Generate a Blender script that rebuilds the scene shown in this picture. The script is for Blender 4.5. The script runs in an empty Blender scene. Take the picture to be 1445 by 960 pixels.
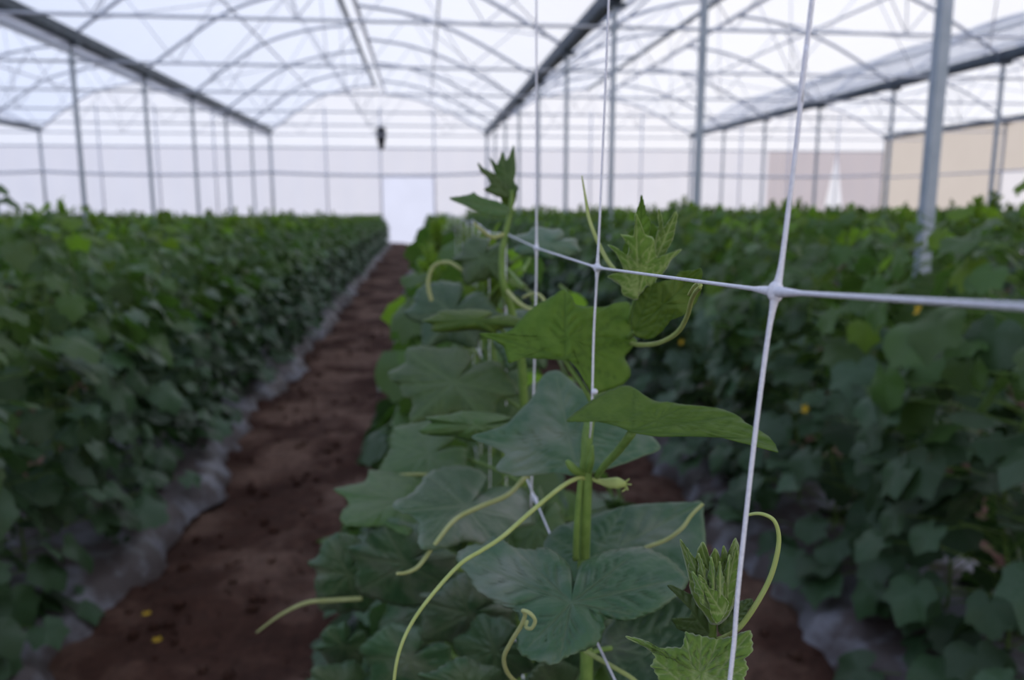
import bpy, math, random
import numpy as np
from mathutils import Vector, Matrix

random.seed(7)
rng = np.random.default_rng(7)
sc = bpy.context.scene
COL = sc.collection

# ------------------------------------------------------------------ camera
CAM_Z = 1.5
FPX = 1124.0
PITCH = math.atan(193 / FPX)
YAW = math.atan(127.5 * math.cos(PITCH) / FPX)
FWD = Vector((math.sin(YAW) * math.cos(PITCH), math.cos(YAW) * math.cos(PITCH), -math.sin(PITCH)))
cam_data = bpy.data.cameras.new('camera')
cam = bpy.data.objects.new('camera', cam_data)
COL.objects.link(cam)
cam.location = (0, 0, CAM_Z)
cam.rotation_euler = FWD.to_track_quat('-Z', 'Y').to_euler()
cam_data.sensor_width = 36
cam_data.lens = FPX / 1445 * 36
cam_data.clip_start = 0.01
cam_data.clip_end = 300
cam_data.dof.use_dof = True
cam_data.dof.focus_distance = 0.285
cam_data.dof.aperture_fstop = 11
sc.camera = cam
RIGHT = FWD.cross(Vector((0, 0, 1))).normalized()
UP = RIGHT.cross(FWD).normalized()

# ------------------------------------------------------------------ sky and exposure
world = bpy.data.worlds.new('overcast_sky')
sc.world = world
world.use_nodes = True
wn, wl = world.node_tree.nodes, world.node_tree.links
bg = wn['Background']
tc = wn.new('ShaderNodeTexCoord')
sep = wn.new('ShaderNodeSeparateXYZ')
wl.new(tc.outputs['Generated'], sep.inputs[0])
rz = wn.new('ShaderNodeValToRGB')           # horizon to zenith
rz.color_ramp.elements[0].position = 0.0
rz.color_ramp.elements[0].color = (0.95, 0.925, 0.925, 1)
rz.color_ramp.elements[1].position = 0.75
rz.color_ramp.elements[1].color = (0.62, 0.71, 0.90, 1)
e = rz.color_ramp.elements.new(0.22)
e.color = (1.0, 0.965, 0.96, 1)
wl.new(sep.outputs['Z'], rz.inputs[0])
mr = wn.new('ShaderNodeMapRange')           # cooler on one side of the sky, whiter on the other
mr.inputs['From Min'].default_value = -0.6
mr.inputs['From Max'].default_value = 0.3
wl.new(sep.outputs['X'], mr.inputs['Value'])
mx = wn.new('ShaderNodeMix')
mx.data_type = 'RGBA'
mx.blend_type = 'MULTIPLY'
mx.inputs['Factor'].default_value = 1.0
side = wn.new('ShaderNodeValToRGB')
side.color_ramp.elements[0].color = (0.70, 0.80, 1.0, 1)
side.color_ramp.elements[1].color = (1.0, 1.0, 1.0, 1)
wl.new(mr.outputs[0], side.inputs[0])
wl.new(rz.outputs[0], mx.inputs['A'])
wl.new(side.outputs[0], mx.inputs['B'])
wl.new(mx.outputs['Result'], bg.inputs['Color'])
bg.inputs['Strength'].default_value = 1.25

sc.view_settings.view_transform = 'Standard'
sc.view_settings.look = 'None'
sc.view_settings.gamma = 1
sc.view_settings.use_curve_mapping = False
sc.view_settings.exposure = -0.09
sc.cycles.transparent_max_bounces = 16
sc.cycles.max_bounces = 10
sc.cycles.diffuse_bounces = 5
sc.cycles.transmission_bounces = 8


# ------------------------------------------------------------------ helpers
def at(px, py, y):
    """world point seen at a pixel of the photograph, at the distance y along the rows"""
    d = FWD + RIGHT * ((px - 722.5) / FPX) + UP * ((480 - py) / FPX)
    return Vector((0, 0, CAM_Z)) + d * (y / d.y)


def tag(o, label=None, cat=None, group=None, kind=None):
    if label: o['label'] = label
    if cat: o['category'] = cat
    if group: o['group'] = group
    if kind: o['kind'] = kind
    return o


def empty(name, loc=(0, 0, 0), parent=None):
    o = bpy.data.objects.new(name, None)
    o.empty_display_size = 0.05
    o.location = loc
    COL.objects.link(o)
    if parent: o.parent = parent
    return o


def mesh(name, verts, faces, mats=None, smooth=False, midx=None):
    me = bpy.data.meshes.new(name)
    me.from_pydata([tuple(v) for v in verts], [], [tuple(f) for f in faces])
    if mats:
        for m in (mats if isinstance(mats, (list, tuple)) else [mats]):
            me.materials.append(m)
    if smooth:
        me.polygons.foreach_set('use_smooth', [True] * len(me.polygons))
    if midx is not None:
        me.polygons.foreach_set('material_index', midx)
    me.update()
    return me


def obj(name, me, parent=None, loc=None):
    o = bpy.data.objects.new(name, me)
    COL.objects.link(o)
    if parent:
        o.parent = parent
    if loc is not None:
        o.location = loc
    return o


def crom(pts, n, closed=False):
    """Catmull-Rom through points (array m x k) sampled n times"""
    P = np.array(pts, float)
    m = len(P)
    if closed:
        t = np.linspace(0, m, n, endpoint=False)
        i = np.floor(t).astype(int)
        f = (t - i)[:, None]
        a, b, c, d = P[(i - 1) % m], P[i % m], P[(i + 1) % m], P[(i + 2) % m]
    else:
        t = np.linspace(0, m - 1, n)
        i = np.minimum(np.floor(t).astype(int), m - 2)
        f = (t - i)[:, None]
        a, b, c, d = P[np.maximum(i - 1, 0)], P[i], P[i + 1], P[np.minimum(i + 2, m - 1)]
    return 0.5 * ((2 * b) + (c - a) * f + (2 * a - 5 * b + 4 * c - d) * f ** 2 + (3 * b - a - 3 * c + d) * f ** 3)


def tube(pts, radii, seg=6, cap=True, off=0):
    """verts, faces of a tapering tube along 3-D points"""
    P = np.array([tuple(p) for p in pts], float)
    n = len(P)
    R = np.interp(np.linspace(0, 1, n), np.linspace(0, 1, len(radii)), radii)
    T = np.gradient(P, axis=0)
    T /= np.linalg.norm(T, axis=1)[:, None] + 1e-12
    ref = np.array((0, 0, 1.0)) if abs(T[0][2]) < 0.9 else np.array((1.0, 0, 0))
    V, F = [], []
    N = ref - T[0] * ref.dot(T[0])
    N /= np.linalg.norm(N)
    for k in range(n):
        N = N - T[k] * N.dot(T[k])
        N /= np.linalg.norm(N) + 1e-12
        B = np.cross(T[k], N)
        for s in range(seg):
            a = 2 * math.pi * s / seg
            V.append(P[k] + R[k] * (math.cos(a) * N + math.sin(a) * B))
    for k in range(n - 1):
        for s in range(seg):
            s2 = (s + 1) % seg
            F.append((off + k * seg + s, off + k * seg + s2, off + (k + 1) * seg + s2, off + (k + 1) * seg + s))
    if cap:
        F.append(tuple(off + s for s in reversed(range(seg))))
        F.append(tuple(off + (n - 1) * seg + s for s in range(seg)))
    return V, F


class MB:
    """collects shapes that belong to one part"""
    def __init__(self): self.v, self.f, self.m = [], [], []

    def tube(self, pts, radii, seg=6, mi=0):
        V, F = tube(pts, radii, seg, off=len(self.v))
        self.v += V; self.f += F; self.m += [mi] * len(F)
        return self

    def box(self, a, b, mi=0):
        o = len(self.v)
        for z in (a[2], b[2]):
            for y in (a[1], b[1]):
                for x in (a[0], b[0]):
                    self.v.append((x, y, z))
        fs = [(0, 2, 3, 1), (4, 5, 7, 6), (0, 1, 5, 4), (2, 6, 7, 3), (0, 4, 6, 2), (1, 3, 7, 5)]
        self.f += [tuple(o + i for i in q) for q in fs]
        self.m += [mi] * 6
        return self

    def add(self, V, F, mi=0):
        o = len(self.v)
        self.v += [tuple(v) for v in V]
        self.f += [tuple(o + i for i in q) for q in F]
        self.m += [mi] * len(F)
        return self

    def mesh(self, name, mats, smooth=False): return mesh(name, self.v, self.f, mats, smooth, self.m)

    def build(self, name, mats, parent=None, smooth=False): return obj(name, self.mesh(name, mats, smooth), parent)


# ------------------------------------------------------------------ materials
def base_mat(name):
    m = bpy.data.materials.new(name)
    m.use_nodes = True
    nt = m.node_tree
    return m, nt.nodes, nt.links, nt.nodes['Principled BSDF'], nt.nodes['Material Output']


def noise(n, l, scale, detail=3, coord='Object', rough=0.55):
    t = n.new('ShaderNodeTexCoord')
    x = n.new('ShaderNodeTexNoise')
    x.inputs['Scale'].default_value = scale
    x.inputs['Detail'].default_value = detail
    x.inputs['Roughness'].default_value = rough
    l.new(t.outputs[coord], x.inputs['Vector'])
    return x


def ramp(n, l, src, stops):
    r = n.new('ShaderNodeValToRGB')
    els = r.color_ramp.elements
    els[0].position, els[0].color = stops[0][0], (*stops[0][1], 1)
    els[1].position, els[1].color = stops[-1][0], (*stops[-1][1], 1)
    for p, c in stops[1:-1]:
        els.new(p).color = (*c, 1)
    l.new(src, r.inputs[0])
    return r


def mixc(n, l, fac, a, b, blend='MIX'):
    x = n.new('ShaderNodeMix')
    x.data_type = 'RGBA'
    x.blend_type = blend
    for s, v in (('Factor', fac), ('A', a), ('B', b)):
        if hasattr(v, 'is_linked'): l.new(v, x.inputs[s])
        elif s == 'Factor': x.inputs[s].default_value = v
        else: x.inputs[s].default_value = (*v, 1)
    return x.outputs['Result']


def leaf_material(name, dark, light, vein, trans, tfac, rough=0.5, spec=0.4, scale=90, veinfac=0.8, sheen=0.0, mottle=0.0):
    m, n, l, p, out = base_mat(name)
    nz = noise(n, l, scale, 4)
    oi = n.new('ShaderNodeObjectInfo')
    r = ramp(n, l, nz.outputs['Fac'], [(0.3, dark), (0.7, light)])
    hsv = n.new('ShaderNodeHueSaturation')
    v = n.new('ShaderNodeMapRange')
    v.inputs['To Min'].default_value = 0.8
    v.inputs['To Max'].default_value = 1.2
    l.new(oi.outputs['Random'], v.inputs['Value'])
    l.new(v.outputs[0], hsv.inputs['Value'])
    h2 = n.new('ShaderNodeMapRange')
    h2.inputs['To Min'].default_value = 0.494
    h2.inputs['To Max'].default_value = 0.512
    l.new(oi.outputs['Random'], h2.inputs['Value'])
    l.new(h2.outputs[0], hsv.inputs['Hue'])
    dn = noise(n, l, 22, 3)
    dr = ramp(n, l, dn.outputs['Fac'], [(0.48, (0, 0, 0)), (0.72, (mottle, mottle, mottle))])  # noise mixes grey-beige patches into the leaf green
    l.new(mixc(n, l, dr.outputs[0], r.outputs[0], (0.19, 0.20, 0.155)), hsv.inputs['Color'])
    at_ = n.new('ShaderNodeAttribute')
    at_.attribute_name = 'vein'
    mul = n.new('ShaderNodeMath')
    mul.operation = 'MULTIPLY'
    mul.inputs[1].default_value = veinfac
    l.new(at_.outputs['Fac'], mul.inputs[0])
    c = mixc(n, l, mul.outputs[0], hsv.outputs[0], vein)
    l.new(c, p.inputs['Base Color'])
    p.inputs['Roughness'].default_value = rough
    p.inputs['Specular IOR Level'].default_value = spec
    p.inputs['Sheen Weight'].default_value = sheen
    p.inputs['Sheen Roughness'].default_value = 0.4
    vo = n.new('ShaderNodeTexVoronoi')
    vo.inputs['Scale'].default_value = scale * 4
    l.new(nz.inputs['Vector'].links[0].from_socket, vo.inputs['Vector'])
    b = n.new('ShaderNodeBump')
    b.inputs['Strength'].default_value = 0.25
    b.inputs['Distance'].default_value = 0.001
    l.new(vo.outputs['Distance'], b.inputs['Height'])
    l.new(b.outputs[0], p.inputs['Normal'])
    t = n.new('ShaderNodeBsdfTranslucent')
    tcol = mixc(n, l, 1.0, c, trans, 'MULTIPLY')
    l.new(tcol, t.inputs['Color'])
    ms = n.new('ShaderNodeMixShader')
    ms.inputs[0].default_value = tfac
    l.new(p.outputs[0], ms.inputs[1])
    l.new(t.outputs[0], ms.inputs[2])
    l.new(ms.outputs[0], out.inputs['Surface'])
    return m


M = {}
M['young'] = leaf_material('young_leaf', (0.105, 0.180, 0.020), (0.150, 0.225, 0.034), (0.055, 0.115, 0.014), (1.8, 2.0, 1.0), 0.45, 0.55, 0.25, 120, 0.55, 0.1)
M['mid'] = leaf_material('grown_leaf', (0.050, 0.102, 0.021), (0.080, 0.140, 0.033), (0.11, 0.17, 0.06), (1.7, 2.0, 0.9), 0.30, 0.45, 0.38, 90, 0.5, 0, 0.15)
M['old'] = leaf_material('mature_leaf', (0.034, 0.078, 0.028), (0.054, 0.105, 0.041), (0.10, 0.15, 0.07), (1.5, 1.8, 0.8), 0.18, 0.42, 0.42, 70, 0.65, 0, 0.25)
M['mottled'] = leaf_material('mottled_leaf', (0.030, 0.078, 0.030), (0.056, 0.110, 0.044), (0.12, 0.17, 0.09), (1.5, 1.8, 0.8), 0.18, 0.40, 0.45, 70, 0.7, 0, 0.75)
M['tip'] = leaf_material('shoot_leaf', (0.135, 0.225, 0.036), (0.19, 0.285, 0.055), (0.40, 0.46, 0.20), (1.6, 1.7, 1.0), 0.38, 0.6, 0.2, 200, 0.85, 0.4)


def plain(name, c1, c2, scale=30, rough=0.6, spec=0.3, metal=0.0, bump=0.0, bdist=0.002, coord='Object', lo=0.3, hi=0.7):
    m, n, l, p, out = base_mat(name)
    nz = noise(n, l, scale, 4, coord)
    r = ramp(n, l, nz.outputs['Fac'], [(lo, c1), (hi, c2)])
    l.new(r.outputs[0], p.inputs['Base Color'])
    p.inputs['Roughness'].default_value = rough
    p.inputs['Specular IOR Level'].default_value = spec
    p.inputs['Metallic'].default_value = metal
    if bump:
        b = n.new('ShaderNodeBump')
        b.inputs['Strength'].default_value = bump
        b.inputs['Distance'].default_value = bdist
        l.new(nz.outputs['Fac'], b.inputs['Height'])
        l.new(b.outputs[0], p.inputs['Normal'])
    return m


M['stem'] = plain('green_stem', (0.11, 0.19, 0.035), (0.17, 0.26, 0.06), 150, 0.5, 0.3, bump=0.3, bdist=0.0005)
M['tendril'] = plain('tendril', (0.30, 0.36, 0.10), (0.38, 0.43, 0.15), 120, 0.5, 0.3)
M['tendril_far'] = plain('straw_tendril', (0.30, 0.33, 0.12), (0.36, 0.38, 0.17), 120, 0.6, 0.2)
M['petal'] = plain('yellow_petal', (0.55, 0.33, 0.01), (0.70, 0.45, 0.02), 60, 0.6, 0.2)
M['string'] = plain('white_net_plastic', (0.62, 0.61, 0.66), (0.78, 0.77, 0.82), 900, 0.5, 0.4, bump=0.35, bdist=0.0006)
M['steel'] = plain('galvanised_steel', (0.30, 0.345, 0.39), (0.40, 0.44, 0.49), 12, 0.5, 0.5, 0.2)
M['tubing'] = plain('glare_paled_tube', (0.58, 0.60, 0.68), (0.68, 0.70, 0.77), 12, 0.5, 0.4, 0.0)  # veiling glare put into the colour: paler than bare galvanised tube
M['arch'] = plain('galvanised_arch_tube', (0.40, 0.43, 0.52), (0.48, 0.51, 0.60), 12, 0.5, 0.4, 0.0)
M['gutter'] = plain('backlit_gutter_steel', (0.09, 0.11, 0.14), (0.14, 0.17, 0.20), 6, 0.55, 0.4, 0.3)  # galvanised grey darkened in its colour, as if lit from behind
M['black'] = plain('black_plastic', (0.012, 0.012, 0.016), (0.02, 0.02, 0.025), 10, 0.5, 0.4)
M['mulch'] = plain('grey_mulch_film', (0.085, 0.062, 0.058), (0.21, 0.20, 0.22), 5, 0.5, 0.4, bump=0.5, bdist=0.02, lo=0.47, hi=0.6)


def soil_material():
    m, n, l, p, out = base_mat('brown_soil')
    a = noise(n, l, 1.7, 5)
    b = noise(n, l, 26, 6, rough=0.7)
    r = ramp(n, l, a.outputs['Fac'], [(0.36, (0.062, 0.028, 0.019)), (0.48, (0.088, 0.042, 0.029)), (0.60, (0.20, 0.118, 0.086))])
    r2 = ramp(n, l, b.outputs['Fac'], [(0.3, (0.55, 0.55, 0.55)), (0.75, (1.25, 1.22, 1.2))])
    l.new(mixc(n, l, 1.0, r.outputs[0], r2.outputs[0], 'MULTIPLY'), p.inputs['Base Color'])
    p.inputs['Roughness'].default_value = 0.9
    p.inputs['Specular IOR Level'].default_value = 0.15
    bp = n.new('ShaderNodeBump')
    bp.inputs['Strength'].default_value = 0.8
    bp.inputs['Distance'].default_value = 0.02
    l.new(b.outputs['Fac'], bp.inputs['Height'])
    l.new(bp.outputs[0], p.inputs['Normal'])
    return m


M['soil'] = soil_material()


def film_material(name, tint, trans, clear, scale=0.8):
    """plastic film: part of the light goes straight through, part is scattered"""
    m, n, l, p, out = base_mat(name)
    n.remove(p)
    nz = noise(n, l, scale, 3)
    r = ramp(n, l, nz.outputs['Fac'], [(0.3, tuple(c * 0.93 for c in trans)), (0.7, trans)])
    t = n.new('ShaderNodeBsdfTranslucent')
    l.new(r.outputs[0], t.inputs['Color'])
    g = n.new('ShaderNodeBsdfTransparent')
    g.inputs['Color'].default_value = (*tint, 1)
    ms = n.new('ShaderNodeMixShader')
    ms.inputs[0].default_value = clear
    l.new(t.outputs[0], ms.inputs[1])
    l.new(g.outputs[0], ms.inputs[2])
    l.new(ms.outputs[0], out.inputs['Surface'])
    return m


M['film'] = film_material('roof_film', (0.96, 0.965, 0.985), (0.95, 0.955, 0.98), 0.66)
M['wall_film'] = film_material('wall_film', (0.93, 0.92, 0.93), (0.95, 0.94, 0.95), 0.5)
M['screen'] = film_material('insect_screen', (0.76, 0.74, 0.775), (0.80, 0.78, 0.81), 0.5)
M['shade'] = film_material('beige_shade_cloth', (0.58, 0.52, 0.47), (0.64, 0.58, 0.53), 0.45)
M['shade_pink'] = film_material('brown_shade_cloth', (0.54, 0.48, 0.485), (0.60, 0.54, 0.55), 0.45)
M['white_cloth'] = film_material('white_curtain', (0.95, 0.93, 0.93), (0.95, 0.93, 0.93), 0.25)
M['door'] = film_material('door_film', (0.90, 0.90, 0.95), (0.93, 0.93, 0.97), 0.4)

# ------------------------------------------------------------------ greenhouse shell
ZG = 2.58 + CAM_Z                    # gutter height
SPAN = 7.96
GUT = [2.49 + SPAN * k for k in (-3, -2, -1, 0, 1, 2)]
YS = [3.75 + 3.38 * k for k in range(-2, 9)]     # frames; the last one is the end wall
YEND = YS[-1]
LEFT_P = [(0, 2.58), (0.87, 3.22), (1.8, 3.81), (2.88, 4.14), (3.84, 4.27)]
RIGHT_P = [(4.24, 3.95), (5.3, 3.80), (6.35, 3.44), (7.25, 2.98), (7.96, 2.58)]

# floor
def fbm(x, y, seed):
    r = np.random.default_rng(seed)
    z = np.zeros_like(x)
    for f, a in ((1.3, 0.03), (3.1, 0.018), (7.3, 0.012), (15, 0.009), (31, 0.006)):
        for _ in range(3):
            th = r.uniform(0, 2 * math.pi)
            z += a / 2 * np.sin(f * (x * math.cos(th) + y * math.sin(th)) * 2.0 + r.uniform(0, 6.28))
    return z


def grid(xs, ys, zfun):
    X, Y = np.meshgrid(xs, ys)
    Z = zfun(X, Y)
    V = np.stack([X.ravel(), Y.ravel(), Z.ravel()], 1)
    nx, ny = len(xs), len(ys)
    i = np.arange(nx * ny).reshape(ny, nx)
    F = np.stack([i[:-1, :-1].ravel(), i[:-1, 1:].ravel(), i[1:, 1:].ravel(), i[1:, :-1].ravel()], 1)
    return V, F


xs = np.unique(np.concatenate([np.linspace(GUT[0], -2.2, 14), np.linspace(-2.2, 2.4, 120), np.linspace(2.4, GUT[-1], 12)]))
ys = np.unique(np.concatenate([np.linspace(-3.5, 0.8, 6), np.linspace(0.8, 9, 240), np.linspace(9, YEND, 160)]))
V, F = grid(xs, ys, lambda x, y: fbm(x, y, 3) - 0.02)
floor = obj('floor', mesh('floor', V, F.tolist(), M['soil'], True))
tag(floor, kind='structure')


def half_arch(x0, prof, y, n=11):
    p = crom(prof, n)
    return [(x0 + a, y, CAM_Z + b) for a, b in p]


for si in range(5):
    x0 = GUT[si]
    roof = empty('ceiling', (0, 0, 0))
    tag(roof, kind='structure')
    # film panels between the frames, one sheet per bay and side
    for b in range(len(YS) - 1):
        for prof in (LEFT_P, RIGHT_P):
            n = 13
            A = half_arch(x0, prof, YS[b], n)
            Bc = half_arch(x0, prof, (YS[b] + YS[b + 1]) / 2, n)
            C_ = half_arch(x0, prof, YS[b + 1], n)
            sag = [(p[0], p[1], p[2] - 0.05) for p in Bc]
            VV = [(p[0], p[1], p[2] + 0.035) for p in A + sag + C_]
            FF = [(r * n + k, r * n + k + 1, (r + 1) * n + k + 1, (r + 1) * n + k) for r in range(2) for k in range(n - 1)]
            obj('film_panel', mesh('film_panel', VV, FF, M['film'], True), roof)
    vent = [(x0 + 3.84, CAM_Z + 4.27), (x0 + 4.24, CAM_Z + 3.95)]
    VV = [(vent[0][0], YS[0], vent[0][1]), (vent[1][0], YS[0], vent[1][1]), (vent[1][0], YEND, vent[1][1]), (vent[0][0], YEND, vent[0][1])]
    obj('vent_screen', mesh('vent_screen', VV, [(0, 1, 2, 3)], M['film']), roof)
    arch_l = MB().tube(half_arch(x0, LEFT_P, 0, 17), [0.03], 6).mesh('arch', M['arch'], True)
    arch_r = MB().tube(half_arch(x0, RIGHT_P, 0, 17), [0.03], 6).mesh('arch', M['arch'], True)
    tie = MB().tube([(x0, 0, CAM_Z + 2.22), (x0 + SPAN / 2, 0, CAM_Z + 2.22), (x0 + SPAN, 0, CAM_Z + 2.22)], [0.02], 6).mesh('tie_bar', M['tubing'], True)
    webs = []
    pl = crom(LEFT_P, 9); pr = crom(RIGHT_P, 9)
    for (xa, q) in ((1.6, pl[2]), (1.6, pl[6]), (3.98, pl[6]), (3.98, pl[8]), (3.98, pr[2]), (6.3, pr[2]), (6.3, pr[6])):
        webs.append(MB().tube([(x0 + xa, 0, CAM_Z + 2.22), (x0 + q[0], 0, CAM_Z + q[1])], [0.008], 5).mesh('web_bar', M['tubing'], True))
    for y in YS[:-1]:
        for me in [arch_l, arch_r, tie] + webs:
            obj(me.name.split('.')[0], me, roof, (0, y, 0))
    for (xx, zz, r, m) in ((x0 + 3.84, 4.24, 0.06, 'gutter'), (x0 + 4.24, 3.92, 0.045, 'tubing'),
                           (x0 + 1.8, 3.78, 0.025, 'tubing'), (x0 + 5.85, 3.62, 0.022, 'tubing')):
        MB().tube([(xx, YS[0], CAM_Z + zz), (xx, YEND, CAM_Z + zz)], [r], 6).build('purlin', M[m], roof, True)
    # wind braces running diagonally under the film from frame to frame
    for b in range(0, len(YS) - 2):
        pa, pb = half_arch(x0, RIGHT_P, YS[b], 9), half_arch(x0, RIGHT_P, YS[b + 1], 9)
        MB().tube([pa[7], pb[2]] if b % 2 else [pa[2], pb[7]], [0.010], 5).build('wind_brace', M['tubing'], roof, True)
        pa, pb = half_arch(x0, LEFT_P, YS[b], 9), half_arch(x0, LEFT_P, YS[b + 1], 9)
        MB().tube([pa[1], pb[6]] if b % 2 else [pa[6], pb[1]], [0.010], 5).build('wind_brace', M['tubing'], roof, True)

# gutters
GLAB = {0: 'galvanised gutter along the far left outer wall', 1: 'dark steel gutter beam farthest to the left over the crop',
        2: 'dark steel gutter beam with a white film skirt, upper left of the photo',
        3: 'thick dark steel gutter beam running away just right of the soil path',
        4: 'dark steel gutter beam crossing behind the big right post',
        5: 'steel gutter beam over the beige shade cloth on the right wall'}
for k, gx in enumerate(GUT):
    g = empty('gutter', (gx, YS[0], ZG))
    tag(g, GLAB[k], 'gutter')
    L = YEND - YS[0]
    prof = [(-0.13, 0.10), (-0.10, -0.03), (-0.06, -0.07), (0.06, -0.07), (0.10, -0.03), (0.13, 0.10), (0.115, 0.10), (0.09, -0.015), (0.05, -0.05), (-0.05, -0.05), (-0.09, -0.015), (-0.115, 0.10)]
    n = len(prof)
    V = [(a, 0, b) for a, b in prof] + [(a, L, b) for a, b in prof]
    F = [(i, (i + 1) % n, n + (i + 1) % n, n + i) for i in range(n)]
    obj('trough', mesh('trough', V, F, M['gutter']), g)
    if k == 2:
        m_ = MB()
        m_.box((-0.003, 0, -0.22), (0.0, L, -0.06))
        m_.build('film_skirt', M['wall_film'], g)
        MB().tube([(-0.002, 0, -0.22), (-0.002, L, -0.22)], [0.015], 6).build('roll_pipe', M['steel'], g, True)
    for j in range(1, len(YS) - 1):
        MB().box((-0.14, YS[j] - YS[0] - 0.05, -0.12), (0.14, YS[j] - YS[0] + 0.05, -0.06)).build('bracket', M['gutter'], g)

# posts
ORD = ['nearest', 'second nearest', 'third', 'fourth', 'fifth', 'sixth', 'seventh', 'eighth', 'ninth', 'tenth']
post_me = MB().box((-0.028, -0.028, -0.05), (0.028, 0.028, ZG - 0.07)).mesh('shaft', M['steel'])
foot_me = MB().box((-0.09, -0.09, -0.06), (0.09, 0.09, 0.012)).mesh('foot_plate', M['steel'])
brk_me = MB().box((-0.05, -0.036, ZG - 0.40), (0.05, 0.036, ZG - 0.33)).mesh('tie_bracket', M['steel'])
LINE = {1: 'farthest left gutter', 2: 'gutter at upper left', 3: 'gutter right of the path', 4: 'gutter at far right'}
for k in (1, 2, 3, 4):
    cnt = 0
    for y in YS[:-1]:
        x = GUT[k]
        px = 595 + x * FPX / max(y, 0.01)
        if y < 1 or px < -120 or px > 1560: continue
        p = empty('steel_post', (x, y, 0))
        lab = 'grey steel post, %s in the line under the %s' % (ORD[cnt], LINE[k])
        if k == 3 and cnt == 0: lab = 'thick blue-grey steel post rising out of the crop at right'
        if k == 3 and cnt == 1: lab = 'tall grey steel post left of the near white net string'
        tag(p, lab, 'post', 'steel posts under the gutters')
        obj('shaft', post_me, p); obj('foot_plate', foot_me, p); obj('tie_bracket', brk_me, p)
        cnt += 1

# end wall
wb = empty('wall_back', (0, YEND, 0))
tag(wb, kind='structure')
for si in range(5):
    x0 = GUT[si]
    top = [(x0 + a, b + CAM_Z) for a, b in crom(LEFT_P, 13)] + [(x0 + a, b + CAM_Z) for a, b in crom(RIGHT_P, 13)]
    base_z = CAM_Z + 2.02
    V = [(a, 0, base_z) for a, b in top] + [(a, 0, b) for a, b in top]
    n = len(top)
    obj('film_panel', mesh('film_panel', V, [(i, i + 1, n + i + 1, n + i) for i in range(n - 1)], M['wall_film']), wb)
    MB().tube([(a, -0.02, b) for a, b in top[:13]], [0.035], 6).build('end_arch', M['tubing'], wb, True)
    MB().tube([(a, -0.02, b) for a, b in top[13:]], [0.035], 6).build('end_arch', M['tubing'], wb, True)
    if si == 4:
        V = [(12.44, 0, -0.05), (13.6, 0, -0.05), (13.6, 0, base_z), (12.44, 0, base_z)]
        obj('screen_panel', mesh('screen_panel', V, [(0, 1, 2, 3)], M['screen']), wb)
    for j in range(4):
        xa, xb = x0 + SPAN * j / 4, x0 + SPAN * (j + 1) / 4
        m = M['screen']
        if si == 4 and j >= 1:
            m = M['shade_pink']
            if j == 1: xa = 13.6
        for (za, zb) in ((-0.05, CAM_Z + 1.0), (CAM_Z + 1.0, base_z)):
            if si == 2 and j == 2 and za < 0: continue
            nm = 'screen_panel'
            nn = 8
            V, F = [], []
            for q in range(nn + 1):
                xx = xa + (xb - xa) * q / nn
                yy = 0.03 * math.sin(q * 1.7 + j)
                row = []
                for zz in (za, zb):
                    wq = 0.60 * (1 - max(zz, 0) / base_z) if si == 4 else 0
                    x2 = xx
                    if j == 2: x2 = min(xx, xb - wq) if q == nn else xa + (xb - wq - xa) * q / nn
                    if j == 3: x2 = xa + wq + (xb - xa - wq) * q / nn
                    row.append((x2 if si == 4 else xx, yy, zz))
                V += row
            F = [(2 * q, 2 * q + 2, 2 * q + 3, 2 * q + 1) for q in range(nn)]
            obj(nm, mesh(nm, V, F, m, True), wb)
        MB().tube([(xb, -0.04, 0), (xb, -0.04, ZG + (0.9 if j == 1 or j == 2 else (0.9 if j == 0 else 0)))], [0.03 if j < 3 else 0.05], 6).build('stud', M['tubing'] if j < 3 else M['steel'], wb, True)
MB().tube([(GUT[0], -0.03, CAM_Z + 2.02), (GUT[-1], -0.03, CAM_Z + 2.02)], [0.03], 6).build('rail', M['tubing'], wb, True)
# the wire with the roll of net sags between the studs
for si in range(5):
    pts = [(GUT[si] + SPAN * t / 12, -0.09, CAM_Z + 1.02 + 0.10 * (2 * t / 12 - 1) ** 2) for t in range(13)]
    MB().tube(pts, [0.045], 6).build('net_roll', M['tubing'], wb, True)

# door at the end of the path
dx0, dx1 = GUT[2] + SPAN * 0.5, GUT[2] + SPAN * 0.75
d1 = empty('door_1', (0, YEND - 0.02, 0))
tag(d1, kind='structure')
MB().box((dx0, 0, 0), (dx1, 0.02, CAM_Z + 1.0)).build('door_panel', M['door'], d1)
fr = MB()
fr.box((dx0 - 0.04, -0.03, 0), (dx0 + 0.03, 0.03, CAM_Z + 1.0)).box((dx1 - 0.03, -0.03, 0), (dx1 + 0.04, 0.03, CAM_Z + 1.0)).box((dx0, -0.03, CAM_Z + 0.97), (dx1, 0.03, CAM_Z + 1.04))
fr.build('door_frame', M['white_cloth'], d1)

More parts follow.
